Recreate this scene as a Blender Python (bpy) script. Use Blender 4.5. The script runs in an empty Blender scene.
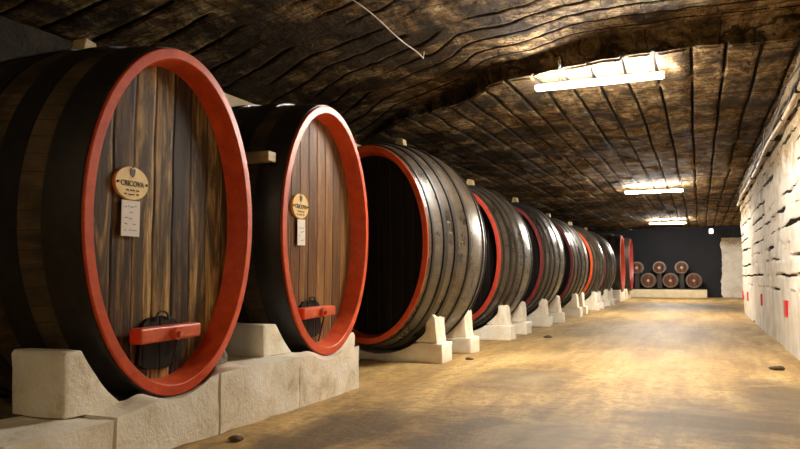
import bpy, bmesh, math, random
import numpy as np
from mathutils import Vector, Matrix
random.seed(7)
PI = math.pi
SC = bpy.context.scene
COL = SC.collection

# ------------------------------------------------------------------ helpers
def tag(o, label=None, cat=None, group=None, kind=None):
    if label: o['label'] = label
    if cat: o['category'] = cat
    if group: o['group'] = group
    if kind: o['kind'] = kind
    return o

def link(name, me, mat=None, parent=None, smooth=False):
    if mat is not None:
        me.materials.append(mat)
    if smooth:
        for p in me.polygons: p.use_smooth = True
    o = bpy.data.objects.new(name, me)
    COL.objects.link(o)
    if parent is not None: o.parent = parent
    return o

def empty(name, loc=(0, 0, 0), rz=0):
    o = bpy.data.objects.new(name, None)
    COL.objects.link(o)
    o.location = loc
    o.rotation_euler = (0, 0, rz)
    o.empty_display_size = .2
    return o

class MB:
    """collects shapes, builds one mesh object"""
    def __init__(s):
        s.bm = bmesh.new()
        s.uv = s.bm.loops.layers.uv.new('UVMap')
    def box(s, x0, x1, y0, y1, z0, z1, bevel=0.0, M=None):
        r = bmesh.ops.create_cube(s.bm, size=1)
        vs = r['verts']
        for v in vs:
            v.co = Vector(((x0+x1)/2+v.co.x*(x1-x0), (y0+y1)/2+v.co.y*(y1-y0), (z0+z1)/2+v.co.z*(z1-z0)))
        if bevel > 0:
            es = list({e for v in vs for e in v.link_edges})
            rr = bmesh.ops.bevel(s.bm, geom=es, offset=bevel, segments=2, profile=.5, affect='EDGES')
            vs = rr['verts']
        if M is not None:
            for v in vs: v.co = M @ v.co
        return vs
    def prism(s, poly, axis, a, b, bevel=0.0):
        """poly 2D list; axis 'x' -> poly in (y,z); 'y' -> (x,z); 'z' -> (x,y)"""
        def P(p, h):
            if axis == 'x': return (h, p[0], p[1])
            if axis == 'y': return (p[0], h, p[1])
            return (p[0], p[1], h)
        A = [s.bm.verts.new(P(p, a)) for p in poly]
        B = [s.bm.verts.new(P(p, b)) for p in poly]
        n = len(poly)
        fs = [s.bm.faces.new(A), s.bm.faces.new(B[::-1])]
        for i in range(n):
            fs.append(s.bm.faces.new((A[i], B[i], B[(i+1) % n], A[(i+1) % n])))
        bmesh.ops.recalc_face_normals(s.bm, faces=fs)
        if bevel > 0:
            es = list({e for f in fs for e in f.edges if len(e.link_faces) == 2 and e.calc_face_angle(0) > .5})
            bmesh.ops.bevel(s.bm, geom=es, offset=bevel, segments=2, profile=.5, affect='EDGES')
    def cyl(s, p0, p1, r0, r1=None, n=20):
        r1 = r0 if r1 is None else r1
        p0, p1 = Vector(p0), Vector(p1)
        d = p1-p0
        q = Vector((0, 0, 1)).rotation_difference(d.normalized()).to_matrix().to_4x4()
        M = Matrix.Translation((p0+p1)/2) @ q
        bmesh.ops.create_cone(s.bm, cap_ends=True, segments=n, radius1=r0, radius2=r1, depth=d.length, matrix=M)
    def tube(s, pts, r, n=8):
        pts = [Vector(p) for p in pts]
        rings = []
        for i, p in enumerate(pts):
            d = (pts[min(i+1, len(pts)-1)]-pts[max(i-1, 0)]).normalized()
            up = Vector((0, 0, 1)) if abs(d.z) < .9 else Vector((1, 0, 0))
            a = d.cross(up).normalized(); b = d.cross(a).normalized()
            rings.append([s.bm.verts.new(p+a*r*math.cos(t*2*PI/n)+b*r*math.sin(t*2*PI/n)) for t in range(n)])
        for i in range(len(rings)-1):
            for t in range(n):
                s.bm.faces.new((rings[i][t], rings[i][(t+1) % n], rings[i+1][(t+1) % n], rings[i+1][t]))
        s.bm.faces.new(rings[0][::-1]); s.bm.faces.new(rings[-1])
    def loft(s, rings, closed_rows=False, caps=(False, False), uvs=None):
        """rings: list of lists of points (closed loops)"""
        R = [[s.bm.verts.new(p) for p in ring] for ring in rings]
        n = len(rings[0]); m = len(R)
        for i in range(m if closed_rows else m-1):
            j = (i+1) % m
            for t in range(n):
                f = s.bm.faces.new((R[i][t], R[i][(t+1) % n], R[j][(t+1) % n], R[j][t]))
                if uvs:
                    U = [(t/n, i/(m-1)), ((t+1)/n, i/(m-1)), ((t+1)/n, (i+1)/(m-1)), (t/n, (i+1)/(m-1))]
                    for l, u in zip(f.loops, U): l[s.uv].uv = u
        if caps[0]: s.bm.faces.new(R[0][::-1])
        if caps[1]: s.bm.faces.new(R[-1])
    def build(s, name, mat, parent=None, smooth=False, angle=None):
        bmesh.ops.recalc_face_normals(s.bm, faces=s.bm.faces[:])
        me = bpy.data.meshes.new(name)
        s.bm.to_mesh(me); s.bm.free()
        o = link(name, me, mat, parent, smooth)
        if smooth and angle is not None:
            bm = bmesh.new(); bm.from_mesh(me)
            for e in bm.edges:
                if len(e.link_faces) == 2 and e.calc_face_angle(0) > angle: e.smooth = False
            bm.to_mesh(me); bm.free()
        return o

# vectorised value noise
def _h(ix, iy, seed):
    n = (ix.astype(np.int64)*374761393+iy.astype(np.int64)*668265263+seed*1442695041) & 0x7fffffff
    n = ((n ^ (n >> 13))*1274126177) & 0x7fffffff
    return ((n ^ (n >> 16)) & 0xffff)/65535.0
def vnoise(x, y, seed=0):
    x = np.asarray(x, float); y = np.asarray(y, float)
    ix, iy = np.floor(x), np.floor(y)
    fx, fy = x-ix, y-iy
    fx = fx*fx*(3-2*fx); fy = fy*fy*(3-2*fy)
    a = _h(ix, iy, seed); b = _h(ix+1, iy, seed); c = _h(ix, iy+1, seed); d = _h(ix+1, iy+1, seed)
    return (a*(1-fx)+b*fx)*(1-fy)+(c*(1-fx)+d*fx)*fy
def fbm(x, y, seed=0, o=4):
    s, a, t = 0, 1, 0
    for k in range(o):
        s = s+a*vnoise(x*2**k, y*2**k, seed+k*17); t += a; a *= .5
    return s/t

def grid_mesh(name, P, mat, parent=None, smooth=True, mask=None, mat2=None):
    """P: array (n,m,3)"""
    n, m = P.shape[:2]
    idx = np.arange(n*m).reshape(n, m)
    F = np.stack([idx[:-1, :-1], idx[1:, :-1], idx[1:, 1:], idx[:-1, 1:]], -1).reshape(-1, 4)
    me = bpy.data.meshes.new(name)
    me.from_pydata(P.reshape(-1, 3).tolist(), [], F.tolist())
    o = link(name, me, mat, parent, smooth)
    if mask is not None:
        me.materials.append(mat2)
        q = (mask[:-1, :-1]+mask[1:, :-1]+mask[1:, 1:]+mask[:-1, 1:])/4
        me.polygons.foreach_set('material_index', (q.reshape(-1) > .47).astype(np.int32))
    return o

# ------------------------------------------------------------------ materials
def nm(name):
    m = bpy.data.materials.new(name); m.use_nodes = True
    t = m.node_tree; t.nodes.clear()
    out = t.nodes.new('ShaderNodeOutputMaterial'); b = t.nodes.new('ShaderNodeBsdfPrincipled')
    t.links.new(b.outputs[0], out.inputs[0])
    return m, t, b
class N:
    def __init__(s, t): s.t = t
    def new(s, k, **kw):
        n = s.t.nodes.new('ShaderNode'+k)
        for a, b in kw.items(): setattr(n, a, b)
        return n
    def L(s, a, b): s.t.links.new(a, b)
    def coord(s, kind='Object', scale=(1, 1, 1), loc=(0, 0, 0)):
        c = s.new('TexCoord'); m = s.new('Mapping')
        m.inputs['Scale'].default_value = scale; m.inputs['Location'].default_value = loc
        s.L(c.outputs[kind], m.inputs[0]); return m.outputs[0]
    def noise(s, v, scale=5, detail=4, rough=.6, dist=0):
        n = s.new('TexNoise'); n.inputs['Scale'].default_value = scale
        n.inputs['Detail'].default_value = detail; n.inputs['Roughness'].default_value = rough
        n.inputs['Distortion'].default_value = dist
        s.L(v, n.inputs['Vector']); return n.outputs['Fac']
    def ramp(s, f, stops, interp='LINEAR'):
        r = s.new('ValToRGB'); e = r.color_ramp; e.interpolation = interp
        while len(e.elements) < len(stops): e.elements.new(.5)
        for k, (p, c) in zip(e.elements, stops):
            k.position = p; k.color = (*c, 1) if len(c) == 3 else c
        s.L(f, r.inputs[0]); return r.outputs[0]
    def mix(s, fac, a, b, mode='MIX'):
        m = s.new('Mix', data_type='RGBA', blend_type=mode)
        if isinstance(fac, (int, float)): m.inputs[0].default_value = fac
        else: s.L(fac, m.inputs[0])
        for v, i in ((a, 6), (b, 7)):
            if isinstance(v, tuple): m.inputs[i].default_value = (*v, 1)
            else: s.L(v, m.inputs[i])
        return m.outputs[2]
    def math(s, op, a, b=None, c=None):
        m = s.new('Math', operation=op)
        for i, v in enumerate((a, b, c)):
            if v is None: continue
            if isinstance(v, (int, float)): m.inputs[i].default_value = v
            else: s.L(v, m.inputs[i])
        return m.outputs[0]
    def bump(s, b, h, strength=.3, dist=.02):
        n = s.new('Bump'); n.inputs['Strength'].default_value = strength; n.inputs['Distance'].default_value = dist
        s.L(h, n.inputs['Height']); s.L(n.outputs[0], b.inputs['Normal'])
def g(v): return (v, v, v)

def mat_simple(name, c1, c2, rough=.5, scale=8, bump=.2, bd=.01, stretch=(1, 1, 1), metal=0, spec=.5):
    m, t, b = nm(name); n = N(t)
    v = n.coord('Object', stretch)
    f = n.noise(v, scale, 6, .65)
    n.L(n.ramp(f, [(.32, c1), (.7, c2)]), b.inputs['Base Color'])
    b.inputs['Roughness'].default_value = rough; b.inputs['Metallic'].default_value = metal
    b.inputs['Specular IOR Level'].default_value = spec
    n.bump(b, f, bump, bd)
    return m

def mat_staves(name, dark, mid, light, rough=.35, nst=64, lightfac=.5, spec=.5):
    """cask side: staves round the hull (UV u), grain along it"""
    m, t, b = nm(name); n = N(t)
    uv = n.new('TexCoord').outputs['UV']
    sep = n.new('SeparateXYZ'); n.L(uv, sep.inputs[0])
    un = n.math('MULTIPLY', sep.outputs[0], nst)
    cell = n.math('FLOOR', un); fr = n.math('FRACT', un)
    wn = n.new('TexWhiteNoise', noise_dimensions='1D'); n.L(cell, wn.inputs['W'])
    v = n.coord('Object', (1, 1, 1))
    vs = n.coord('Object', (5, .9, 5))
    gr = n.noise(vs, 2.5, 8, .7, .4)
    pa = n.noise(v, 2.2, 6, .7, .6)
    col = n.ramp(gr, [(.3, dark), (.55, mid), (.75, light)])
    col = n.mix(n.math('MULTIPLY', wn.outputs[0], .55), col, dark)
    patch = n.ramp(pa, [(.42, g(0)), (.68, g(1))])
    col = n.mix(n.math('MULTIPLY', patch, lightfac), col, light)
    e = n.math('ABSOLUTE', n.math('SUBTRACT', fr, .5))
    seam = n.math('GREATER_THAN', e, .475)
    col = n.mix(seam, col, (.012, .009, .006))
    n.L(col, b.inputs['Base Color'])
    rr = n.math('ADD', n.math('MULTIPLY', pa, .35), rough-.17)
    n.L(rr, b.inputs['Roughness'])
    b.inputs['Specular IOR Level'].default_value = spec
    h = n.math('SUBTRACT', n.math('MULTIPLY', gr, .4), n.math('MULTIPLY', seam, 1.0))
    h = n.math('ADD', h, n.math('MULTIPLY', wn.outputs[0], .25))
    n.bump(b, h, .35, .02)
    return m

def mat_head(name, cols, pw=.21, rough=.55, stain=(.02, .014, .008), stainamt=.8, seed=0., vs=1.0, pv=.9):
    """cask head: upright planks (object x), grain along z, stains running down"""
    m, t, b = nm(name); n = N(t)
    c = n.new('TexCoord'); sep = n.new('SeparateXYZ'); n.L(c.outputs['Object'], sep.inputs[0])
    xw = n.noise(n.coord('Object', (.3, 1, .6), (seed, 0, 0)), 1.4, 2, .5)
    px = n.math('ADD', n.math('DIVIDE', sep.outputs[0], pw), n.math('MULTIPLY', xw, .35))
    px = n.math('ADD', px, seed)
    cell = n.math('FLOOR', px); fr = n.math('FRACT', px)
    wn = n.new('TexWhiteNoise', noise_dimensions='1D'); n.L(cell, wn.inputs['W'])
    comb = n.new('CombineXYZ'); n.L(n.math('MULTIPLY', wn.outputs[0], 17.3), comb.inputs[1])
    add = n.new('VectorMath', operation='ADD'); n.L(n.coord('Object', (9, 1, .55)), add.inputs[0]); n.L(comb.outputs[0], add.inputs[1])
    gr = n.noise(add.outputs[0], 2.4, 9, .72, .5)
    add2 = n.new('VectorMath', operation='ADD'); n.L(n.coord('Object', (3.2, 1, .45), (seed*3, 0, 0)), add2.inputs[0]); n.L(comb.outputs[0], add2.inputs[1])
    st = n.noise(add2.outputs[0], 1.6, 6, .68, .8)
    k = n.math('ADD', n.math('MULTIPLY', gr, .75), n.math('MULTIPLY', n.math('SUBTRACT', wn.outputs[0], .5), .28*pv))
    col = n.ramp(k, [(.22, cols[0]), (.36, cols[1]), (.5, cols[2]), (.62, cols[3])])
    stf = n.ramp(st, [(.44, g(1)), (.6, g(0))])
    col = n.mix(n.math('MULTIPLY', stf, stainamt), col, stain)
    e = n.math('ABSOLUTE', n.math('SUBTRACT', fr, .5))
    seam = n.math('GREATER_THAN', e, .478)
    col = n.mix(seam, col, (.006, .004, .003))
    n.L(col, b.inputs['Base Color']); b.inputs['Roughness'].default_value = rough
    b.inputs['Specular IOR Level'].default_value = .2
    h = n.math('SUBTRACT', n.math('MULTIPLY', gr, .6), n.math('MULTIPLY', n.ramp(e, [(.4, g(0)), (.5, g(1))]), 1.2))
    n.bump(b, h, .5, .02)
    return m

M = {}
M['side_dark'] = mat_staves('side_dark', (.008, .006, .004), (.060, .040, .020), (.22, .155, .08), .40, 66, .42)
M['side_grey'] = mat_staves('side_grey', (.017, .012, .007), (.052, .038, .024), (.17, .13, .085), .30, 60, .45, .8)
M['head_old'] = mat_head('head_old', [(.030, .014, .004), (.22, .12, .034), (.54, .33, .105), (.90, .68, .34)], .235, .6, (.022, .012, .005), .88, 3.3)
M['head_brown'] = mat_head('head_brown', [(.10, .042, .013), (.23, .105, .034), (.36, .175, .058), (.52, .30, .11)], .20, .5, (.05, .026, .010), .45, 1.7, pv=.7)
M['head_dark'] = mat_head('head_dark', [(.004, .003, .002), (.010, .007, .005), (.017, .012, .008), (.026, .018, .012)], .2, .5, (.003, .002, .002), .6, 5.1)  # unlit look of the lengthwise heads put into a near-black colour
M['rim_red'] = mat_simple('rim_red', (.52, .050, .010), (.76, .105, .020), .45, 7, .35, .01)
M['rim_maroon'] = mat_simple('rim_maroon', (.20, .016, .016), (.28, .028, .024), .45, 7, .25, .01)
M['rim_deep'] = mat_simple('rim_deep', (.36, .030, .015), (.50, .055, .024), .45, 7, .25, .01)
M['hoop'] = mat_simple('hoop', (.006, .005, .005), (.022, .018, .014), .45, 9, .25, .006)
M['bung'] = mat_simple('bung', (.42, .30, .13), (.70, .56, .30), .6, 12, .3, .006)
M['beam_wood'] = mat_simple('beam_wood', (.35, .22, .10), (.62, .45, .24), .6, 6, .3, .006, (1, .3, 6))
M['brass'] = mat_simple('brass', (.74, .50, .15), (.88, .66, .26), .42, 9, .1, .003)
M['ink'] = mat_simple('ink', (.05, .03, .012), (.10, .06, .02), .6, 9, .05, .001)
M['paper'] = mat_simple('paper', (.76, .72, .66), (.86, .83, .78), .8, 6, .05, .002)
M['pencil'] = mat_simple('pencil', (.16, .14, .13), (.28, .25, .23), .8, 9, .05, .001)
M['iron'] = mat_simple('iron', (.02, .015, .012), (.06, .04, .03), .5, 14, .3, .004, metal=.5)
M['barred'] = mat_simple('barred', (.52, .06, .018), (.75, .13, .04), .4, 7, .25, .006)

def mat_stone(name, c0, c1, c2, bump=.6, bd=.02, scale=3):
    m, t, b = nm(name); n = N(t)
    v = n.coord('Object')
    f = n.noise(v, scale, 8, .68, .3)
    fine = n.noise(v, scale*9, 5, .7)
    col = n.ramp(f, [(.30, c0), (.45, c1), (.65, c2)])
    col = n.mix(n.math('MULTIPLY', n.ramp(fine, [(.28, g(1)), (.42, g(0))]), .35), col, c0)
    n.L(col, b.inputs['Base Color']); b.inputs['Roughness'].default_value = .85
    h = n.math('ADD', f, n.math('MULTIPLY', fine, .4)); n.bump(b, h, bump, bd*1.6)
    return m
M['white_stone'] = mat_stone('white_stone', (.60, .50, .33), (.84, .77, .62), (.92, .89, .80))
M['raw_stone'] = mat_stone('raw_stone', (.10, .075, .05), (.24, .19, .13), (.38, .31, .22), .9, .03, 6)

M['groove_dark'] = mat_simple('groove_shade', (.006, .005, .004), (.02, .015, .01), .95, 9, .4, .02)  # shade inside the ceiling grooves put into a near-black colour
# floor
def mat_floor():
    m, t, b = nm('sand_floor'); n = N(t)
    v = n.coord('Object')
    st = n.coord('Object', (1.6, .35, 1))
    a = n.noise(st, .9, 7, .66, .5)
    p = n.noise(v, .33, 5, .6, .8)
    f = n.noise(v, 9, 7, .72)
    tr = n.noise(n.coord('Object', (3.5, .22, 1)), 1.3, 5, .6, .3)
    col = n.ramp(a, [(.30, (.22, .13, .040)), (.45, (.42, .265, .085)), (.60, (.60, .41, .150)), (.75, (.74, .55, .25))])
    col = n.mix(n.math('MULTIPLY', n.ramp(tr, [(.36, g(1)), (.5, g(0))]), .45), col, (.24, .14, .05))
    # dark brown patches in the drive lane, most of them near the entrance
    sep = n.new('SeparateXYZ'); n.L(v, sep.inputs[0])
    def blob(cx, cy, rx, ry):
        dx = n.math('DIVIDE', n.math('SUBTRACT', sep.outputs[0], cx), rx)
        dy = n.math('DIVIDE', n.math('SUBTRACT', sep.outputs[1], cy), ry)
        d = n.math('SQRT', n.math('ADD', n.math('MULTIPLY', dx, dx), n.math('MULTIPLY', dy, dy)))
        return n.ramp(n.math('ADD', d, n.math('MULTIPLY', n.math('SUBTRACT', n.noise(v, 1.7, 6, .65, .5), .5), 1.8)), [(.45, g(1)), (1.15, g(0))])
    bl = n.math('MAXIMUM', blob(-1.6, 6.0, 1.1, 1.6), blob(.15, 7.4, 1.3, 1.3))
    bl = n.math('MAXIMUM', bl, blob(-3.0, 5.6, .6, 1.6))
    bl = n.math('MAXIMUM', bl, blob(.9, 9.0, .9, 1.6))
    bl = n.math('MAXIMUM', bl, blob(-2.2, 9.5, .8, 1.5))
    bl = n.math('MAXIMUM', bl, blob(-.3, 34.5, 2.2, 3.6))
    col = n.mix(n.math('MULTIPLY', bl, .82), col, (.085, .058, .030))
    col = n.mix(n.math('MULTIPLY', n.ramp(f, [(.38, g(1)), (.52, g(0))]), .65), col, (.17, .10, .04))
    f2 = n.noise(v, 3.2, 8, .75, .3)
    col = n.mix(n.math('MULTIPLY', n.ramp(f2, [(.38, g(1)), (.48, g(0))]), .5), col, (.22, .125, .04))
    col = n.mix(n.math('MULTIPLY', n.ramp(p, [(.5, g(0)), (.7, g(1))]), .35), col, (.72, .54, .28))
    n.L(col, b.inputs['Base Color'])
    b.inputs['Roughness'].default_value = .62
    b.inputs['Specular IOR Level'].default_value = .4
    n.bump(b, n.math('ADD', n.math('MULTIPLY', f, .5), a), .55, .05)
    return m
M['floor'] = mat_floor()

def mat_ceiling(name, darken=False):
    m, t, b = nm(name); n = N(t)
    v = n.coord('Object')
    big = n.noise(v, .55, 6, .68, .9)
    med = n.noise(n.coord('Object', (1, .55, 1)), 2.6, 7, .72, .7)
    fine = n.noise(v, 13, 7, .78)
    # sawn courses : short bands running across the vault
    bands = n.noise(n.coord('Object', (.5, 6, 1)), 1.6, 5, .75, .3)
    col = n.ramp(med, [(.36, (.06, .035, .015)), (.46, (.21, .125, .048)), (.55, (.42, .285, .13)), (.66, (.70, .54, .32))])
    vb = n.new('TexBrick'); vb.inputs['Scale'].default_value = 1.0
    vb.inputs['Brick Width'].default_value = .95; vb.inputs['Row Height'].default_value = .24; vb.inputs['Mortar Size'].default_value = .012
    vb.inputs['Color1'].default_value = (.55, .55, .55, 1); vb.inputs['Color2'].default_value = (1, 1, 1, 1); vb.inputs['Mortar'].default_value = (.08, .06, .05, 1)
    wob = n.new('VectorMath', operation='MULTIPLY_ADD'); wn_ = n.new('TexNoise'); wn_.inputs['Scale'].default_value = 1.8; wn_.inputs['Detail'].default_value = 5
    n.L(v, wn_.inputs['Vector']); n.L(wn_.outputs['Color'], wob.inputs[0]); wob.inputs[1].default_value = (.28, .28, 0); n.L(v, wob.inputs[2])
    n.L(wob.outputs[0], vb.inputs['Vector'])
    col = n.mix(.8, col, vb.outputs['Color'], 'MULTIPLY')
    sepx = n.new('SeparateXYZ'); n.L(v, sepx.inputs[0])
    # darker blotches over the side where the casks stand
    lean = n.math('MULTIPLY', n.ramp(n.math('DIVIDE', n.math('ADD', sepx.outputs[0], 7.2), 9), [(.15, g(1)), (.72, g(0))]), .11 if darken else .09)
    col = n.mix(n.math('MULTIPLY', n.ramp(n.math('SUBTRACT', big, lean), [(.40 if darken else .38, g(1)), (.50, g(0))]), .88), col, (.024, .017, .011))
    col = n.mix(n.math('MULTIPLY', n.ramp(bands, [(.38, g(1)), (.46, g(0))]), .70), col, (.045, .030, .018))
    col = n.mix(n.math('MULTIPLY', n.ramp(fine, [(.38, g(1)), (.50, g(0))]), .80), col, (.035, .024, .014))
    blot = n.noise(v, 4.2, 7, .75, .3)
    col = n.mix(n.math('MULTIPLY', n.ramp(blot, [(.36, g(1)), (.45, g(0))]), .75), col, (.025, .018, .012))
    n.L(col, b.inputs['Base Color']); b.inputs['Roughness'].default_value = .9
    b.inputs['Specular IOR Level'].default_value = .15
    h = n.math('ADD', n.math('MULTIPLY', med, 1.0), n.math('MULTIPLY', fine, .35))
    h = n.math('ADD', h, n.math('MULTIPLY', blot, 1.0))
    n.bump(b, h, 1.0, .09)
    return m
M['ceiling'] = mat_ceiling('ceiling_stone')
M['ceiling_near'] = mat_ceiling('ceiling_stone_dark', True)  # same stone with stronger dark blotches

def mat_wall():
    m, t, b = nm('limewashed_wall'); n = N(t)
    v = n.coord('Object')
    sep = n.new('SeparateXYZ'); n.L(v, sep.inputs[0])
    a = n.noise(v, 1.3, 6, .65, .4); f = n.noise(v, 11, 6, .7)
    col = n.ramp(a, [(.3, (.60, .52, .40)), (.5, (.80, .75, .66)), (.65, (.88, .85, .78))])
    # bare ochre stone where the wash stops near the top, and flaked spots
    hh = n.math('ADD', sep.outputs[2], n.math('MULTIPLY', n.math('SUBTRACT', n.noise(v, 2.0, 6, .7), .5), 1.6))
    bare = n.ramp(n.math('DIVIDE', hh, 5), [(.62, g(0)), (.72, g(1))])
    ochre = n.ramp(f, [(.35, (.10, .065, .03)), (.6, (.45, .32, .15))])
    col = n.mix(n.math('MULTIPLY', bare, .9), col, ochre)
    fl = n.ramp(n.noise(v, 3.4, 7, .72, .5), [(.64, g(0)), (.69, g(1))])
    up = n.ramp(n.math('DIVIDE', sep.outputs[2], 5), [(.22, g(0)), (.36, g(1))])
    col = n.mix(n.math('MULTIPLY', n.math('MULTIPLY', fl, up), .6), col, (.40, .28, .14))
    n.L(col, b.inputs['Base Color']); b.inputs['Roughness'].default_value = .85
    n.bump(b, n.math('ADD', a, n.math('MULTIPLY', f, .3)), .5, .03)
    return m
M['wall_white'] = mat_wall()
M['joint'] = mat_simple('joint_dark', (.012, .009, .006), (.05, .035, .02), .95, 9, .4, .02)  # near-black colour on the opened joints and holes
M['wall_dark'] = mat_stone('dark_rock', (.010, .008, .005), (.025, .018, .011), (.06, .042, .022), .9, .05, 1.5)
M['wall_navy'] = mat_simple('navy_surface', (.003, .0045, .009), (.007, .009, .015), .75, 1.2, .3, .02)  # near-black navy of the end wall
M['plinth'] = mat_simple('plinth_cream', (.62, .52, .33), (.78, .68, .48), .75, 3, .2, .01)
M['pipe'] = mat_simple('pipe_paint', (.38, .30, .19), (.60, .50, .35), .5, 5, .2, .005)
M['cable'] = mat_simple('cable_black', (.012, .010, .009), (.04, .03, .025), .55, 8, .1, .002)
M['wire'] = mat_simple('wire_pale', (.45, .42, .38), (.60, .57, .52), .5, 8, .1, .002)
M['red_tile'] = mat_simple('red_reflector', (.62, .012, .020), (.78, .025, .035), .35, 8, .05, .002)
M['lamp_body'] = mat_simple('lamp_body', (.70, .70, .70), (.80, .80, .80), .4, 5, .03, .002)
M['barrel_wood'] = mat_simple('barrel_wood', (.10, .04, .02), (.22, .10, .05), .5, 6, .3, .01, (5, 1, 1))
M['barrel_head'] = mat_head('barrel_head', [(.05, .017, .010), (.10, .036, .020), (.16, .068, .04), (.24, .14, .09)], .09, .5, (.08, .03, .02), .3, 2.2)
M['barrel_hoop'] = mat_simple('barrel_hoop', (.12, .095, .075), (.24, .20, .16), .45, 8, .1, .003, metal=.4)
M['rack'] = mat_simple('rack_timber', (.012, .009, .008), (.03, .022, .018), .7, 6, .2, .01)
M['pebble'] = mat_simple('pebble', (.05, .03, .018), (.14, .09, .05), .8, 20, .4, .01)

def emis(name, col, s):
    m, t, b = nm(name)
    b.inputs['Base Color'].default_value = (*col, 1)
    b.inputs['Emission Color'].default_value = (*col, 1); b.inputs['Emission Strength'].default_value = s
    return m
M['tube'] = emis('tube_glow', (1.0, .92, .81), 128)
M['tube_warm'] = emis('tube_glow_warm', (1.0, .78, .48), 27)
M['exit_glow'] = emis('small_lamp_glow', (.9, .95, .85), 1.1)

# ------------------------------------------------------------------ camera
cam = bpy.data.cameras.new('camera'); co = bpy.data.objects.new('camera', cam); COL.objects.link(co)
cam.sensor_width = 36; cam.lens = 700/800*36; cam.clip_end = 200
co.location = (0, 0, 1.36); co.rotation_euler = (PI/2+.074, 0, .404)
SC.camera = co

# ------------------------------------------------------------------ room
XR, XL, HC, HN, YE = 1.45, -7.25, 4.6, 4.95, 50.0
# floor: gently uneven ground
xs = np.linspace(XL-.3, 4.0, 150); ys = np.concatenate([np.linspace(-8.2, 20, 260), np.linspace(20.2, 52, 120)])
X, Y = np.meshgrid(xs, ys)
Z = (fbm(X*.9, Y*.35, 3, 4)-.5)*.035
Z *= np.clip((X+3.9)/.6, 0, 1)*np.clip((XR+.2-X)/.4, 0, 1)
tag(grid_mesh('floor', np.stack([X, Y, Z], -1), M['floor']), kind='structure')

# ceiling, far part: flat sawn rock with long grooves
def riser_y(x):
    return np.where(x > -1.4, 10.75, 10.75+((-1.4-x)/4.9)**1.25*2.7)+(vnoise(x*1.3, x*0, 5)-.5)*.5
def ceiling_far():
    cols, dep = [], []
    x = XL-.2; k = 0
    gx = np.arange(XL+.15, 4.2, .47)
    for i, gk in enumerate(gx):
        for off, d in ((-.025, 0), (-.018, 1), (.018, 1), (.025, 0)):
            cols.append(gk+off); dep.append((d, i))
        for s in np.linspace(.08, .39, 5):
            cols.append(gk+s); dep.append((0, i))
    cols = np.array([XL-.3]+cols); dep = [(0, 0)]+dep
    D = np.array([d for d, _ in dep], float); I = np.array([i for _, i in dep], float)
    n = 420
    t = np.linspace(0, 1, n)[:, None]
    y0 = riser_y(cols)[None, :]
    Y = y0+(YE+.3-y0)*t**1.35
    X = cols[None, :]+(fbm(Y*.5, I[None, :]*3.7+0*Y, 11, 4)-.5)*.09*(cols[None, :] > XL)
    edge = (fbm(Y*2.5, X*.4, 21, 3)-.5)*.02
    X = X+edge*D[None, :]+(fbm(Y*3.5, I[None, :]*9+cols[None, :]*0, 23, 3)-.5)*.035*(D[None, :] > 0)
    Z = HC+(fbm(X*.8, Y*.5, 31, 5)-.5)*.10+(fbm(X*6, Y*5, 35, 3)-.5)*.035
    strength = np.clip((fbm(X*.5+9, Y*.8, 41, 3)-.26)*6, .15, 1)
    Z = Z+D[None, :]*.14*strength
    # slabs step slightly against each other
    Z = Z+(_h(I[None, :]+0*Y, np.floor(Y/2.6+I[None, :]*.37), 3)-.5)*.05
    Z = Z-.22*np.clip((-3.6-X)/3.6, 0, 1)
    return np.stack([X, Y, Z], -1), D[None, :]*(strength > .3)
Pf, Mf = ceiling_far()
tag(grid_mesh('ceiling', Pf, M['ceiling'], mask=Mf, mat2=M['groove_dark']), kind='structure')
# near part: higher, cut crosswise
def ceiling_near():
    xs = np.linspace(XL-.3, 4.2, 170)
    rows, D = [], []
    for i in range(48):
        for off, d in ((-.024, 0), (-.013, 1), (.013, 1), (.024, 0)):
            rows.append(i*.38+off); D.append(d)
        for s in np.linspace(.08, .31, 4): rows.append(i*.38+s); D.append(0)
    rows = np.array(rows); D = np.array(D, float)
    L = rows.max()
    X = xs[None, :]+0*rows[:, None]
    ye = riser_y(xs)[None, :]-.02
    ye = 10.6+(ye-10.6)*np.clip(1-(L-rows[:, None]-.1)/5, 0, 1)
    Y = ye-(L-rows[:, None])*1.0
    Y = Y+((fbm(X*.8, rows[:, None]*0+np.floor(rows[:, None]/.38+.1)*2.3, 51, 3)-.5)*.07)*np.clip((L-rows[:, None])/1.2, 0, 1)
    Z = HN+(fbm(X*.6, Y*.6, 61, 4)-.5)*.10+(fbm(X*5, Y*5, 65, 3)-.5)*.05
    stn = np.clip((fbm(X*.6, Y*1.1+5, 71, 4)-.33)*7, 0, 1)
    Z = Z+D[:, None]*.06*stn
    Z = Z-.60*np.clip((-3.2-X)/4.0, 0, 1)**1.2
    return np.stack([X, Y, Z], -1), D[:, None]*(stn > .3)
Pn, Mn = ceiling_near()
tag(grid_mesh('ceiling', Pn, M['ceiling_near'], mask=Mn, mat2=M['groove_dark']), kind='structure')
# riser between both levels
a = Pn[-1]; xs_f = Pf[0][:, 0]; zf = Pf[0][:, 2]
order = np.argsort(xs_f)
zb = np.minimum(np.interp(a[:, 0], xs_f[order], zf[order])-.02, a[:, 2]-.03)
R = []
for s in np.linspace(0, 1, 7):
    yy = riser_y(a[:, 0])+(.10*s-.02)+(fbm(a[:, 0]*2, a[:, 0]*0+s*2, 81, 3)-.5)*.12*(0 < s < 1)
    R.append(np.stack([a[:, 0], yy, a[:, 2]*(1-s)+zb*s], -1))
tag(grid_mesh('trim_1', np.array(R), M['ceiling_near']), kind='structure')

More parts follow.
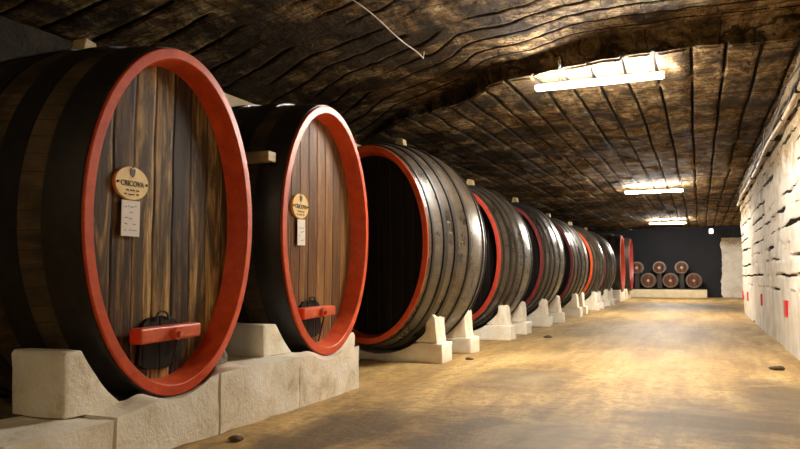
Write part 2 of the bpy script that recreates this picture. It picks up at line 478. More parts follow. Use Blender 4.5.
# right wall: limewashed masonry in rough courses
def wall_right():
    rows, J = [], []
    z = 0.0
    for s in np.linspace(0, 1.02, 16): rows.append(s); J.append(0)
    zc = 1.10; k = 0
    while zc < 4.9:
        for off, d in ((-.026, 0), (-.017, 1), (.017, 1), (.026, 0)):
            rows.append(zc+off); J.append(d*(k+1))
        h = .29+.05*math.sin(k*2.1)
        for s in np.linspace(.06, h-.06, 4): rows.append(zc+s); J.append(0)
        zc += h; k += 1
    rows = np.array(rows); J = np.array(J, float)
    ys = np.concatenate([np.linspace(-8, 9, 120), np.linspace(9.05, 28.8, 520)])
    Y, Zr = np.meshgrid(ys, rows); Jm = J[:, None]+0*Y
    Z = Zr+(fbm(Y*.9, np.round(Zr*3.3)*5.1, 91, 4)-.5)*.16*np.clip(Zr-.8, 0, 1)
    X = XR+(fbm(Y*.8, Z*.9, 101, 5)-.5)*.07+(fbm(Y*4, Z*4, 105, 3)-.5)*.03*np.clip(Z, .3, 1)
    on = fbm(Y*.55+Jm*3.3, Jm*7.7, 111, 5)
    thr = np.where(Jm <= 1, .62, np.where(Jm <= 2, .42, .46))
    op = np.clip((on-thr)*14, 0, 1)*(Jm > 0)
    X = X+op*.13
    # upright joints and broken corners
    c = np.floor((Zr-1.1)/.29)
    ph = (Y/.78+c*.47+_h(c, c, 7)*.3)
    fr = np.abs(ph-np.floor(ph)-.5)
    vj = np.clip((fr-.468)*60, 0, 1)*(Zr > 1.15)*(_h(np.floor(ph), c, 13) > .52)
    X = X+vj*.05
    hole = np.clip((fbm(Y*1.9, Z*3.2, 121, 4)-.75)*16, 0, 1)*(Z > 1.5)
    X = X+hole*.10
    # stone blocks set in and out
    X = X+(_h(np.floor(ph), c, 19)-.5)*.035*(Zr > 1.12)
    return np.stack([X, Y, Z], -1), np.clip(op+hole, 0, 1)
Pw, Mw = wall_right()
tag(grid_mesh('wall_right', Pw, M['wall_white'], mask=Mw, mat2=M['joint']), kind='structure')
# end return of that wall + side bay beyond it
mb = MB(); mb.box(XR+.07, XR+.6, 28.6, 28.85, 0, 5.2); mb.box(3.55, 3.8, 28.6, YE+.3, 0, 5.2); mb.box(XR+.6, 3.8, 28.6, 28.85, 0, 5.2)
tag(mb.build('wall_right_bay', M['wall_white']), kind='structure')
# left wall: dark rock, with a pale ledge course near the top
ys = np.linspace(-8, YE, 330); zs = np.linspace(0, 5.2, 46)
Y, Z = np.meshgrid(ys, zs)
X = XL+(fbm(Y*.6, Z*.8, 131, 5)-.5)*.25
tag(grid_mesh('wall_left', np.stack([X, Y, Z], -1), M['wall_dark']), kind='structure')
mb = MB(); mb.box(XL-.05, XL+.24, 8.9, 30, 4.10, 4.34, .015)
tag(mb.build('trim_2', M['plinth']), kind='structure')
# end wall
mb = MB(); mb.box(XL-.3, 1.30, YE, YE+.3, 0, 5.2)
tag(mb.build('wall_back', M['wall_navy']), kind='structure')
mb = MB()
xs = np.linspace(1.30, 3.9, 30); zs = np.linspace(0, 3.85, 40)
X, Z = np.meshgrid(xs, zs)
Xe = X+(X < 1.31)*(fbm(Z*3, Z*0, 141, 4)-.5)*.22
P = np.stack([Xe, YE-.12+(fbm(X*2, Z*2, 145, 4)-.5)*.06, Z], -1)
tag(grid_mesh('wall_back_white', P, M['wall_white']), kind='structure')
mb = MB(); mb.box(1.30, 3.9, YE, YE+.3, 0, 5.2); tag(mb.build('wall_back_side', M['wall_navy']), kind='structure')
mb = MB(); mb.box(XL-.3, 3.9, -8.4, -8.1, 0, 5.4); tag(mb.build('wall_front', M['wall_dark']), kind='structure')

# ------------------------------------------------------------------ casks
def ell(W, H, zc, y, n=120, ph=0):
    return [(W*math.cos(2*PI*t/n), y, zc+H*math.sin(2*PI*t/n)) for t in range(n)]

def make_cask(loc, rz, W, H, zc, L, Bx, Bz, side, head, rim, hoops, front, label, group, seed, tagkind=None, bung=True):
    """local frame: head at y=0 looking to -y, body runs to +y, oval W x H centred at height zc"""
    root = empty('wine_cask', (loc[0], loc[1], 0), rz)
    tag(root, label, 'wine cask', group)
    rnd = random.Random(seed)
    w, h = W/2, H/2
    def prof(y):
        u = 2*y/L-1
        k = 1-abs(u)**2.1
        return k
    # hull: outside skin, turned in over the end
    rings = []
    ny = 30
    skin = .045
    for i in range(ny+1):
        y = .01+(L-.02)*i/ny
        k = prof(y)
        rings.append(ell(w-skin*.2+Bx*k, h-skin*.2+Bz*k, zc, y))
    mb = MB(); mb.loft(rings, uvs=True)
    mb.build('staves', M[side], root, smooth=True)
    # rim (chime): red ring with a face, a rounded outer edge and a deep inner wall
    fw = .088*(W/2.1); dp = .24
    sec = [(0, .05, 1), (-.003, .008, 1), (.005, .0, 1), (fw-.008, -.004, 1), (fw, .004, 1), (fw+.012, .05, 1), (fw+.045, dp, 1)]
    rings = []
    for (ins, y, _) in sec:
        rings.append(ell(w-ins, h-ins, zc, y))
    mb = MB(); mb.loft(rings)
    mb.build('rim', M[rim], root, smooth=True, angle=.45)
    # head
    hy = dp-.03
    mb = MB(); mb.loft([ell(w-fw-.03, h-fw-.03, zc, hy), ell(w-fw-.03, h-fw-.03, zc, hy+.06)], caps=(True, True))
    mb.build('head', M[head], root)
    mb = MB(); mb.loft([ell(w-.10, h-.10, zc, L-hy), ell(w-.10, h-.10, zc, L-hy-.06)], caps=(True, True))
    mb.build('head', M['head_dark'], root)
    rings = [ell(w-ins, h-ins, zc, L-y) for (ins, y, _) in sec]
    mb = MB(); mb.loft(rings); mb.build('rim', M['hoop'], root, smooth=True, angle=1.0)
    # hoops
    for (y0, y1, th) in hoops:
        rr = []
        m = 4
        for j in range(m+1):
            y = y0+(y1-y0)*j/m; k = prof(y); rr.append((y, k, th))
        pts = [ell(w+Bx*rr[0][1]-.02, h+Bz*rr[0][1]-.02, zc, rr[0][0])]
        for (y, k, t_) in rr: pts.append(ell(w+Bx*k+t_, h+Bz*k+t_, zc, y))
        pts.append(ell(w+Bx*rr[-1][1]-.02, h+Bz*rr[-1][1]-.02, zc, rr[-1][0]))
        mb = MB(); mb.loft(pts, closed_rows=True)
        mb.build('hoop', M['hoop'], root, smooth=True, angle=.8)
    # bung block on top
    if bung:
        by = L*.47; bz = zc+h+Bz*prof(by)
        mb = MB(); mb.prism([(-.095, bz-.03), (.095, bz-.03), (.07, bz+.15), (-.055, bz+.17)], 'y', by-.09, by+.08, .012)
        mb.build('bung', M['bung'], root)
    if front:
        px, pz = front['disc']
        # oval plaque
        rw, rh = front['dr']
        n = 48
        def oval(s, y): return [(px+rw*s*math.cos(2*PI*t/n), y, pz+rh*s*math.sin(2*PI*t/n)) for t in range(n)]
        mb = MB(); mb.loft([oval(1, hy), oval(1, hy-.022), oval(.965, hy-.03), oval(.0001, hy-.03)], caps=(False, False))
        pl = mb.build('name_plaque', M['brass'], root, smooth=True, angle=.5)
        pl['label'] = 'oval yellow name plaque'
        yt = hy-.033
        def text(body, x, z, size, name, sx=1.0, bold=.004):
            cu = bpy.data.curves.new('t', 'FONT'); cu.body = body; cu.size = size; cu.align_x = 'CENTER'; cu.align_y = 'CENTER'
            cu.extrude = .0015; cu.offset = bold*size*2
            ob = bpy.data.objects.new('t', cu); COL.objects.link(ob)
            dg = bpy.context.evaluated_depsgraph_get(); dg.update()
            me = bpy.data.meshes.new_from_object(ob.evaluated_get(dg)); bpy.data.objects.remove(ob)
            me.materials.clear()
            me.transform(Matrix.Translation((x, yt, z)) @ Matrix.Rotation(PI/2, 4, 'X') @ Matrix.Diagonal((sx, 1, 1, 1)))
            o = link(name, me, M['ink'], pl); return o
        text('CRICOVA', px, pz-.006, rh*.46, 'lettering', .92*front.get('sx', 1))
        # small lines under the name
        mb = MB()
        for (dx, dz, ww) in ((-.055, -.42, .03), (.0, -.42, .05), (.06, -.42, .03), (-.075, -.66, .025), (-.01, -.68, .06), (.06, -.66, .03)):
            mb.box(px+dx-ww/2, px+dx+ww/2, yt-.002, yt+.001, pz+dz*rh-.006, pz+dz*rh+.006)
        mb.build('lettering', M['ink'], pl)
        # emblem: goblet-shaped crest above the name
        mb = MB()
        ez = pz+rh*.52
        mb.prism([(px-.028, ez+.035), (px-.022, ez+.05), (px, ez+.04), (px+.022, ez+.05), (px+.028, ez+.035), (px+.022, ez-.005), (px, ez-.028), (px-.022, ez-.005)], 'y', yt-.002, yt+.001)
        mb.box(px-.008, px+.008, yt-.002, yt+.001, ez+.055, ez+.068)
        mb.build('emblem', M['ink'], pl)
        for sx in (-1, 1):
            mb = MB(); mb.cyl((px+sx*rw*.84, yt+.004, pz), (px+sx*rw*.84, yt-.006, pz), .011, n=12); mb.build('screw', M['iron'], pl)
        # hanging paper tag
        tw, tz0, tz1 = front['tag']
        tx = px+front.get('tx', 0)
        mb = MB()
        Mx = Matrix.Translation((tx, hy-.025, tz1)) @ Matrix.Rotation(front.get('tilt', 0), 4, 'Y')
        mb.box(-tw/2, tw/2, -.004, .004, tz0-tz1, 0, M=Mx)
        tg = mb.build('paper_tag', M['paper'], root); tg['label'] = 'white paper tag with handwriting'
        mb = MB(); r2 = random.Random(seed+3)
        z = -.05
        while z > (tz0-tz1)+.03:
            x = -tw*.34
            while x < tw*.3:
                ww = r2.uniform(.012, .045)
                if r2.random() < .62:
                    a = r2.uniform(-.25, .25)
                    mb.box(-ww/2, ww/2, -.0065, -.004, -.003, .003, M=Mx @ Matrix.Translation((x+ww/2, 0, z+r2.uniform(-.006, .006))) @ Matrix.Rotation(a, 4, 'Y'))
                x += ww+.012
            z -= .048
        mb.build('handwriting', M['pencil'], tg)['kind'] = 'stuff'
        # manhole door with red cross bar
        bx, bz, bl = front['bar']
        dt = bz+.10
        poly = [(bx-.22, dt-.02), (bx-.16, dt+.03), (bx, dt+.05), (bx+.16, dt+.03), (bx+.22, dt-.02), (bx+.26, bz-.24), (bx+.16, bz-.29), (bx, bz-.31), (bx-.16, bz-.29), (bx-.26, bz-.24)]
        mb = MB(); mb.prism(poly, 'y', hy-.035, hy+.01, .006)
        dr = mb.build('manhole_door', M['head_dark'], root)
        mb = MB()
        ring = [(bx+.075*math.cos(a), hy-.05, bz+.13+.06*math.sin(a)) for a in np.linspace(-.3, PI+.3, 14)]
        mb.tube(ring, .010); mb.build('handle', M['iron'], dr, smooth=True)
        mb = MB()
        mb.prism([(bx-bl/2, bz-.065), (bx+bl/2, bz-.045), (bx+bl/2, bz+.075), (bx-bl/2, bz+.065)], 'y', hy-.17, hy-.036, .016)
        br = mb.build('cross_bar', M['barred'], root); br['label'] = 'red cross bar'
        mb = MB(); mb.cyl((bx+.02, hy-.17, bz), (bx+.02, hy-.215, bz), .055, .05, 8); mb.cyl((bx+.02, hy-.20, bz), (bx+.02, hy-.25, bz), .024, n=12)
        mb.build('nut', M['barred'], br)
        mb = MB(); mb.cyl((bx+.02, hy-.215, bz), (bx+.02, hy-.13, bz-.34), .010, n=10); mb.build('screw_rod', M['iron'], br)
    return root

XF = -4.126
hoopsA = [(.03, .30, .010), (.50, .70, .012), (.98, 1.16, .012), (1.48, 1.66, .012), (1.95, 2.12, .012), (2.32, 2.56, .010)]
c1 = make_cask((XF, 4.827), PI/2, 2.093, 2.983, 1.846, 2.60, .26, .10, 'side_dark', 'head_old', 'rim_red', hoopsA,
    dict(disc=(-.40, 2.13), dr=(.190, .140), tag=(.20, 1.69, 1.985), tx=-.005, tilt=.0, bar=(-.03, .87, .74)),
    'largest oval wine cask at far left, bright red rim, weathered streaked plank head with plaque', 'oval casks facing the aisle at the near end', 1)
c2 = make_cask((XF, 7.496), PI/2, 2.138, 3.019, 1.930, 2.60, .26, .10, 'side_dark', 'head_brown', 'rim_red', hoopsA,
    dict(disc=(-.40, 2.185), dr=(.185, .150), tag=(.17, 1.725, 2.03), tx=.02, tilt=-.02, bar=(-.15, .93, .74), sx=.95),
    'second oval wine cask with smooth warm brown plank head, red rim and round plaque', 'oval casks facing the aisle at the near end', 2, bung=False)
hoopsB = [(.09, .13, .010), (.34, .43, .012), (.62, .71, .012), (1.08, 1.16, .012), (1.92, 2.00, .012), (2.32, 2.40, .012), (2.58, 2.66, .012), (2.84, 2.90, .01)]
rows = [
    (-4.818, 9.9, 2.094, 3.12, 1.872, 'rim_red', 'lengthwise cask with dark head and bright red rim, just behind the brown-headed cask'),
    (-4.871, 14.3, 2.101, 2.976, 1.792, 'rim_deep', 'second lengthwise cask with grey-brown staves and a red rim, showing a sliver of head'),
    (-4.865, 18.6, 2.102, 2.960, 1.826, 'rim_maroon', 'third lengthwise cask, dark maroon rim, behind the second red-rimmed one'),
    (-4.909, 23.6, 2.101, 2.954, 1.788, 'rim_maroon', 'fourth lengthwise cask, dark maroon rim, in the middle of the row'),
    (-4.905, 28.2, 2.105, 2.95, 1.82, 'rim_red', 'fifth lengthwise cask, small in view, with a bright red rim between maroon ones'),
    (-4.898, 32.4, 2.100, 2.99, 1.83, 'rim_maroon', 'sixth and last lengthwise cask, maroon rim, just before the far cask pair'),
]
for i, (x, y, W, H, zc, rim, lab) in enumerate(rows):
    LL = 3.0 if i == 0 else 2.7
    make_cask((x, y), 0, W, H, zc, LL, .32 if i == 0 else .28, .20 if i == 0 else .17, 'side_grey', 'head_dark', rim, [(p*LL/3, q*LL/3, t_) for p, q, t_ in hoopsB], None, lab, 'oval casks lying lengthwise along the aisle', 10+i)
for XF2, y, lab in ((-3.95, 40.9, 'far oval cask with red rim facing the aisle, nearer one of the distant pair'), (-3.80, 44.6, 'farthest oval cask with red rim facing the aisle, next to the dark end wall')):
    make_cask((XF2, y), PI/2, 2.75, 3.1, 2.08, 2.6, .2, .15, 'side_dark', 'head_brown' if y < 42 else 'head_dark', 'rim_deep' if y < 42 else 'rim_maroon', hoopsA[:3], None, lab, 'oval casks facing the aisle at the far end', 30, bung=False)

# ------------------------------------------------------------------ stone bases of the first two casks (run along the aisle)
def scoop_top(y0, y1, ztop, centres, step=.06):
    """top profile from y1 back to y0, hollowed for the casks"""
    pts = []
    n = max(2, int((y1-y0)/step))
    for i in range(n+1):
        y = y1+(y0-y1)*i/n
        z = ztop
        for (cy, a, b, zc) in centres:
            d = (y-cy)/a
            if abs(d) < 1: z = min(z, zc-b*math.sqrt(1-d*d))
        pts.append((y, z))
    return pts
def rough(o, amt=.012, seed=0, sub=3):
    """dress a stone: subdivide and roughen"""
    bm = bmesh.new(); bm.from_mesh(o.data)
    bmesh.ops.triangulate(bm, faces=[f for f in bm.faces if len(f.verts) > 4])
    for k in range(sub):
        es = [e for e in bm.edges if e.calc_length() > .09]
        if not es: break
        bmesh.ops.subdivide_edges(bm, edges=es, cuts=1)
        bmesh.ops.triangulate(bm, faces=[f for f in bm.faces if len(f.verts) > 4])
    bm.normal_update()
    from mathutils import noise
    for v in bm.verts:
        w = noise.fractal(v.co*2.3+Vector((seed*7.1, 0, 0)), 1.0, 2.0, 4)
        v.co += v.normal*w*amt
    bm.to_mesh(o.data); bm.free()
    for p in o.data.polygons: p.use_smooth = True
    b2 = bmesh.new(); b2.from_mesh(o.data)
    for e in b2.edges:
        if len(e.link_faces) == 2 and e.calc_face_angle(0) > .6: e.smooth = False
    b2.to_mesh(o.data); b2.free()
CE = [(4.827, 1.33, 1.66, 1.846), (7.496, 1.35, 1.66, 1.93)]
GB = 'limewashed stone blocks under the first two casks'
blocks = [(3.0, 3.86, .34, .34, 'whitewashed stone base block in the bottom left corner, below the grey saddle stone'),
          (3.89, 5.04, .35, .52, 'whitewashed base block directly under the red rim of the nearest cask'),
          (5.07, 6.36, .52, .52, 'whitewashed base block between the two nearest cask heads, next to the floor lump'),
          (6.38, 7.76, .52, .52, 'whitewashed base block under the brown-headed cask, ending the base by the aisle')]
CF = [(4.827, 1.10, 1.53, 1.846), (7.496, 1.12, 1.55, 1.93)]
CN = [(4.827*.9355, 1.03, 1.43, 1.815), (7.496*.9355, 1.05, 1.46, 1.893)]
for i, (y0, y1, za, zt, lab) in enumerate(blocks):
    rings = []
    for x, cc in ((-3.86, CN), (-4.14, CF), (-4.30, CE), (-4.62, CE)):
        top = scoop_top(y0, y1, zt, cc)
        top = [(y, min(z, za+(zt-za)*min(1, max(0, (y-y0)/(y1-y0))))) for y, z in top]
        rings.append([(x, y, z) for y, z in [(y0, .0), (y1, .0)]+top])
    mb = MB(); mb.loft(rings, caps=(True, True))
    o = mb.build('base_block', M['white_stone']); rough(o, .022, i)
    tag(o, lab, 'stone block', GB)
# saddle stones standing on the base
def saddle(name, y0, y1, z0, z1, x0, x1, cy, a, b, zc, lab, mat, seed, grp):
    pts = []
    n = 10
    for i in range(n+1):
        z = z0+(z1-z0)*i/n
        d = (z-zc)/b
        yy = a*math.sqrt(max(0, 1-d*d))
        lim = cy-yy if y0 < cy else cy+yy
        pts.append((lim, z))
    if y0 < cy:
        poly = [(y0+.02, z0), (min(y1, pts[0][0]), z0)]+[(min(y1, p[0]), p[1]) for p in pts[1:]]+[(y0+.02, z1), (y0, z1-.03)]
    else:
        poly = [(max(y0, pts[0][0]), z0)]+[(y1-.02, z0), (y1, z1-.06), (y1-.04, z1)]+[(max(y0, p[0]), p[1]) for p in reversed(pts[1:])]
    mb = MB(); mb.prism(poly, 'x', x0, x1, .012)
    o = mb.build(name, M[mat]); rough(o, .010, seed)
    tag(o, lab, 'saddle stone', grp)
GS = 'saddle stones wedged beside the first two casks'
saddle('saddle_stone', 3.68, 4.5, .345, .82, -4.70, -4.16, 4.827, 1.27, 1.66, 1.846, 'squat grey-cream saddle stone wedging the left side of the nearest cask', 'white_stone', 4, GS)
saddle('saddle_stone', 5.10, 5.62, .525, .66, -4.62, -4.20, 4.827, 1.15, 1.52, 1.846, 'narrow rough stone wedge to the right beneath the nearest cask', 'raw_stone', 5, GS)
saddle('saddle_stone', 6.14, 7.0, .525, .86, -4.85, -4.16, 7.496, 1.44, 1.68, 1.93, 'square white saddle stone between the nearest cask and the brown-headed cask', 'white_stone', 6, GS)
saddle('saddle_stone', 7.80, 8.40, .0, .62, -4.62, -4.24, 7.496, 1.30, 1.62, 1.93, 'rough white stone wedge to the right beneath the brown-headed cask', 'white_stone', 7, GS)
# rear bearers (hold the back end of both casks)
for i, (cy, a, zc, lab) in enumerate(((4.827, 1.33, 1.846, 'dark rear stone bearer under the back of the nearest cask'), (7.496, 1.35, 1.93, 'dark rear stone bearer under the back of the brown-headed cask'))):
    poly = [(cy-1.2, 0), (cy+1.2, 0)]+scoop_top(cy-1.2, cy+1.2, .62, [(cy, 1.28, 1.64, zc)])
    mb = MB(); mb.prism(poly, 'x', -6.5, -6.1, .012)
    o = mb.build('rear_bearer', M['raw_stone']); rough(o, .01, 40+i); tag(o, lab, 'stone bearer', 'rear bearers')
for i, y in enumerate((40.9, 44.6)):
    poly = [(y-1.45, 0), (y+1.45, 0)]+scoop_top(y-1.45, y+1.45, .62, [(y, 1.60, 1.74, 2.08)])
    mb = MB(); mb.prism(poly, 'x', -6.4, -4.0, .012)
    o = mb.build('stone_bearer', M['white_stone']); rough(o, .01, 50+i)
    tag(o, ['pale stone bearer under the nearer of the two distant red-rimmed casks', 'pale stone bearer under the farthest cask at the end wall'][i], 'stone bearer', 'far bearers')

# ------------------------------------------------------------------ cradles of the lengthwise casks
ordn = ['first', 'second', 'third', 'fourth', 'fifth', 'sixth']
desc = ['dark-headed cask with bright red rim', 'second lengthwise cask', 'third lengthwise cask (maroon rim)', 'fourth lengthwise cask (maroon rim)', 'fifth lengthwise cask (bright red rim)', 'sixth lengthwise cask (last maroon rim)']
for i, (x, y, W, H, zc, rim, lab) in enumerate(rows):
    for j, dy in enumerate((.50, 2.33)):
        if j == 1: dy = 1.98 if i == 0 else 2.15
        if i == 1: dy -= .15
        LL = 3.0 if i == 0 else 2.7
        y0 = y+dy; th = .50
        k = 1-abs(2*(dy+(0 if j else th))/LL-1)**2.1
        k = max(k, 1-abs(2*(dy+th*.75)/LL-1)**2.1)
        a, b = W/2+(.32 if i == 0 else .28)*k+.022, H/2+(.20 if i == 0 else .17)*k+.022
        root = empty('cask_cradle', (x, y0, 0))
        where = 'front' if j == 0 else 'rear'
        tag(root, 'white stone cradle under the %s end of the %s' % (where, desc[i]), 'cask cradle', 'stone cradles under the lengthwise casks')
        rn = random.Random(i*2+j)
        ztop = .29+rn.uniform(-.02, .03)
        xe = (-3.76-x)+rn.uniform(-.03, .05)      # toe at the aisle
        bot = scoop_top(-1.45, xe, ztop, [(0, a, b, zc)], .08)
        mb = MB(); mb.prism([(-1.45, 0), (xe, 0)]+bot, 'y', 0, th, .02)
        o = mb.build('base_slab', M['white_stone'], root); rough(o, .020, 60+i*2+j)
        for s in (1, -1):
            xo = (xe-.12) if s == 1 else 1.20
            zt = .77+rn.uniform(-.03, .04)
            pts = []
            for q in range(9):
                z = zt-(zt-ztop-.01)*q/8
                d = (z-zc)/b
                pts.append((min(xo-.16-.02*q/8, a*math.sqrt(max(0, 1-d*d))-.03), z))
            poly = [(xo+.03, ztop), (xo+.01, ztop+.15), (xo-.005, zt-.07), (xo-.03, zt-.02), (xo-.06, zt)]+pts
            poly = [(s*p[0], p[1]) for p in poly]
            mb = MB(); mb.prism(poly, 'y', .02, th-.03, .022)
            o = mb.build('upright', M['white_stone'], root); rough(o, .007, 90+i*4+j*2+s)

# timber wedged between first and second cask
mb = MB(); mb.box(-4.95, -4.22, 6.28, 6.43, 2.60, 2.71, .008)
o = mb.build('timber_block', M['beam_wood']); tag(o, 'short pale timber wedged against the side of the brown-headed cask', 'timber')

# ------------------------------------------------------------------ lamps
def lamp(y, xa, xb, z, lab, tubemat):
    root = empty('ceiling_lamp', ((xa+xb)/2, y, z)); tag(root, lab, 'lamp', 'fluorescent ceiling lamps across the aisle')
    hw = (xb-xa)/2
    mb = MB(); mb.prism([(-.035, .0), (.035, .0), (.03, .05), (-.03, .05)], 'x', -hw, hw, .008); mb.build('housing', M['lamp_body'], root)
    for s in (-1, 1):
        mb = MB(); mb.cyl((-hw+.03, s*.07, -.01), (hw-.03, s*.07, -.01), .024, n=12); mb.build('tube', tubemat, root)
        for e in (-1, 1):
            mb = MB(); mb.box(e*(hw-.02)-.012, e*(hw-.02)+.012, s*.07-.026, s*.07+.026, -.036, .016); mb.build('lamp_holder', M['lamp_body'], root)
    mb = MB()
    for e in (-.6, .6): mb.cyl((e*hw, 0, .045), (e*hw, 0, .30), .012, n=8)
    mb.build('hanger', M['iron'], root)
    return root
lamp(11.15, -2.38, -.40, 4.41, 'largest bright fluorescent lamp on the ceiling, nearest of the three', M['tube'])
lamp(26.4, -2.42, -.45, 4.38, 'middle fluorescent lamp on the ceiling, second along the aisle', M['tube'])
lamp(42.6, -2.60, -.62, 4.38, 'farthest fluorescent lamp, thin bright line by the end wall', M['tube'])
lamp(-3.6, -2.4, -.4, 4.70, 'unseen fluorescent lamp behind the viewer, added to light the near casks', M['tube_warm'])  # out of view, added in line with the row to light the near casks

# small emergency lamp on the end wall
root = empty('emergency_lamp', (.72, YE-2.0, 4.2)); tag(root, 'tiny pale square emergency lamp hanging at the end of the ceiling', 'lamp')
mb = MB(); mb.box(-.11, .11, -.05, .05, -.15, .13, .01); mb.build('lamp_glass', M['exit_glow'], root)
mb = MB(); mb.box(-.13, .13, -.03, .07, .13, .17); mb.cyl((0, 0, .17), (0, 0, .34), .012, n=8); mb.build('bracket', M['iron'], root)

# ------------------------------------------------------------------ pipe, cables, wire
mb = MB()
pts = [(XR-.10+.02*math.sin(y*.7), y, 3.98+.012*math.sin(y*1.3)) for y in np.linspace(-8, 28.5, 90)]
mb.tube(pts, .045, 12); root = mb.build('wall_pipe', M['pipe'], None, smooth=True); tag(root, 'long pale conduit pipe running along the top of the right wall', 'pipe')
for i in range(18):
    y = -6+i*1.9
    mb = MB(); mb.box(XR-.15, XR+.08, y-.02, y+.02, 3.93, 4.03, .006); mb.build('pipe_clamp', M['iron'], root)
cl = ['thick dark cable directly above the pale pipe on the right wall', 'sagging black cable looping above the pipe on the right wall', 'thin dark cable nearest the ceiling above the pipe']
for i, (dx, dz, r, sg) in enumerate(((-.10, .12, .022, .02), (-.09, .22, .014, .06), (-.15, .30, .012, .05))):
    pts = []
    for y in np.linspace(-8, 28.5, 260):
        s = abs(math.sin(y*PI/1.9+i))
        pts.append((XR+dx+.03*math.sin(y*2.1+i*2), y, 3.98+dz+.02*math.sin(y*3.3+i)-sg*s))
    mb = MB(); mb.tube(pts, r, 6); tag(mb.build('cable', M['cable'], None, smooth=True), cl[i], 'cable', 'cables along the top of the right wall')
mb = MB()
W0, W1 = Vector((-3.9, 7.75, 4.82)), Vector((-3.86, 9.95, 4.74))
pts = [W0.lerp(W1, s)+Vector((.10*math.sin(s*PI), 0, -.10*math.sin(s*PI)**2)) for s in np.linspace(0, 1, 24)]
pts = [W0+Vector((-.25, -.35, .2))]+pts+[W1+Vector((.01, .03, .15))]
mb.tube(pts, .009, 6); tag(mb.build('ceiling_wire', M['wire'], None, smooth=True), 'thin pale wire dangling from the near ceiling left of the largest lamp', 'wire')

# ------------------------------------------------------------------ red reflectors on the right wall
rl = ['red reflector plate on the right wall nearest the viewer, largest of them', 'second red reflector plate along the right wall', 'third red reflector plate along the right wall, small', 'fourth red reflector plate, at the far end of the right wall']
for i, (y, z) in enumerate(((14.7, .77), (20.4, .76), (26.0, .70), (28.55, .68))):
    h = .15
    ix = np.argmin(np.abs(Pw[0, :, 1]-y))
    iz = np.argmin(np.abs(Pw[:, ix, 2]-z))
    xw = Pw[max(0, iz-3):iz+4, max(0, ix-5):ix+6, 0].min()
    mb = MB(); mb.box(xw-.022, xw+.045, y-.17, y+.17, z-h, z+h, .004)
    tag(mb.build('reflector_plate', M['red_tile']), rl[i], 'reflector', 'red reflectors along the right wall')

# ------------------------------------------------------------------ barrels at the end
mb = MB(); mb.box(-4.95, .38, 48.0, 49.85, 0, .52, .03)
o = mb.build('barrel_plinth', M['plinth']); rough(o, .008, 3, 4); tag(o, 'low cream plinth along the dark end wall carrying the small barrels', 'plinth')
F_ = 700.
def at_y(px, py, Yp):
    u = (px-400)/F_; v = -(py-224.5)/F_
    cp, sp = math.cos(.074), math.sin(.074); f = cp-v*sp; z = sp+v*cp
    c, s = math.cos(.404), math.sin(.404)
    d = (u*c-f*s, u*s+f*c, z); k = Yp/d[1]
    return d[0]*k, 1.36+d[2]*k
def barrel(x, z, y, r, L, lab):
    root = empty('small_barrel', (x, y, z-r)); tag(root, lab, 'barrel', 'small barrels racked at the end wall')
    n = 40
    def rg(k, yy): return [(k*math.cos(2*PI*t/n), yy, r+k*math.sin(2*PI*t/n)) for t in range(n)]
    def pr(yy): return r*(.86+.14*(1-(2*yy/L-1)**2))
    rings = [rg(pr(0)-.04, .05), rg(pr(0)-.035, 0), rg(pr(0), 0)]+[rg(pr(L*i/12), L*i/12) for i in range(1, 13)]+[rg(pr(L)-.04, L)]
    mb = MB(); mb.loft(rings); mb.build('staves', M['barrel_wood'], root, smooth=True, angle=.7)
    mb = MB(); mb.loft([rg(pr(0)-.03, .045), rg(pr(0)-.03, .075)], caps=(True, True)); mb.build('head', M['barrel_head'], root)
    for a, b_ in ((.0, .05), (.16, .20), (.32, .36), (.62, .66), (.80, .84), (.95, 1.0)):
        mb = MB(); mb.loft([rg(pr(a*L)+.010, a*L-.002), rg(pr(b_*L)+.010, b_*L), rg(pr(b_*L)-.03, b_*L), rg(pr(a*L)-.03, a*L-.002)], closed_rows=True)
        mb.build('hoop', M['barrel_hoop'], root, smooth=True, angle=.7)
    mb = MB(); mb.cyl((0, .05, r), (0, -.01, r), .085, .075, 16); mb.build('bung', M['bung'], root)
YB = 48.15
up = [(636.5, 266.6), (659, 266.6), (681.5, 266.6)]; lo = [(648, 279.6), (670.2, 279.6), (693.8, 279.6)]
ll = ['left', 'middle', 'right']
for (px, py), a in zip(up, ll):
    x, z = at_y(px, py, YB); barrel(x, 1.92, YB, .41, 1.0, '%s small barrel in the upper row at the dark end wall' % a)
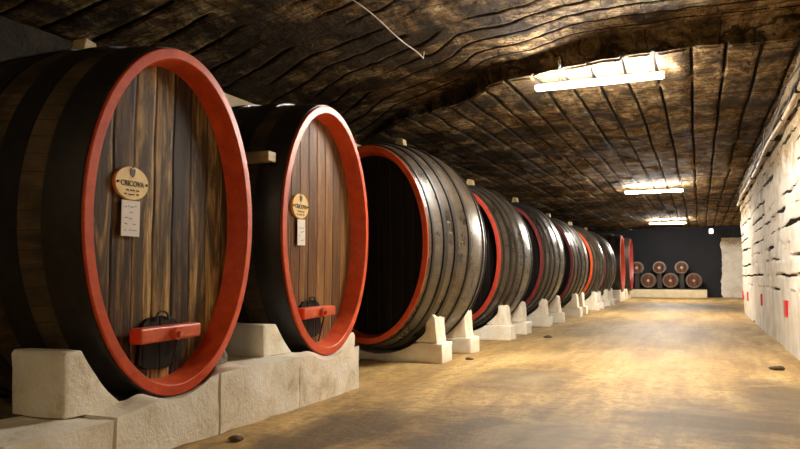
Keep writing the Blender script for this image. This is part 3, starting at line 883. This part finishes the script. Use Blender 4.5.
for (px, py), a in zip(lo, ll):
    x, z = at_y(px, py, YB); barrel(x, 1.09, YB, .49, 1.1, '%s small barrel in the lower row, on the plinth at the end wall' % a)
root = empty('barrel_rack', (-2.3, 49, .52)); tag(root, 'dark timber rack holding the small barrels on the cream plinth', 'rack')
for yy in (-.62, .05):
    mb = MB(); mb.box(-2.45, 2.35, yy, yy+.12, .0, .075, .005); mb.build('rail', M['rack'], root)
for (px, py) in up:
    x, z = at_y(px, py, YB)
    mb = MB(); mb.box(x+2.3-.14, x+2.3+.14, -.70, .08, .08, .975, .01); mb.build('post', M['rack'], root)
# ------------------------------------------------------------------ pebbles on the floor
def at_floor(px, py):
    u = (px-400)/F_; v = -(py-224.5)/F_
    cp, sp = math.cos(.074), math.sin(.074); f = cp-v*sp; z = sp+v*cp
    c, s = math.cos(.404), math.sin(.404)
    d = (u*c-f*s, u*s+f*c, z); k = -1.36/d[2]
    return d[0]*k, d[1]*k
for i, (px, py, r, lab) in enumerate(((778, 370, .07, 'brown stone on the floor at the foot of the right wall'), (548, 338, .07, 'small dark lump on the floor beside the white cradles'),
                          (236, 441, .05, 'small dark lump on the floor beside the white base blocks'), (470, 360, .05, 'tiny dark stone on the floor in front of the second white cradle'), (757, 322, .06, 'small stone on the floor by the right wall below the red reflectors'))):
    x, y = at_floor(px, py)
    mb = MB(); bmesh.ops.create_icosphere(mb.bm, subdivisions=3, radius=r)
    for v in mb.bm.verts:
        k = 1+.25*math.sin(v.co.x*60+i)*math.cos(v.co.y*47)
        v.co = Vector((v.co.x*k*1.5, v.co.y*k, v.co.z*.45*k+r*.38))
    o = mb.build('pebble', M['pebble'], None, smooth=True); o.location = (x, y, 0); tag(o, lab, 'stone')

# ------------------------------------------------------------------ world + colour
w = bpy.data.worlds.new('world'); SC.world = w; w.use_nodes = True
bg = w.node_tree.nodes['Background']; bg.inputs[0].default_value = (1, .85, .6, 1); bg.inputs[1].default_value = .02
SC.view_settings.view_transform = 'Standard'; SC.view_settings.look = 'None'
SC.view_settings.exposure = 2.42; SC.view_settings.gamma = 1; SC.view_settings.use_curve_mapping = False
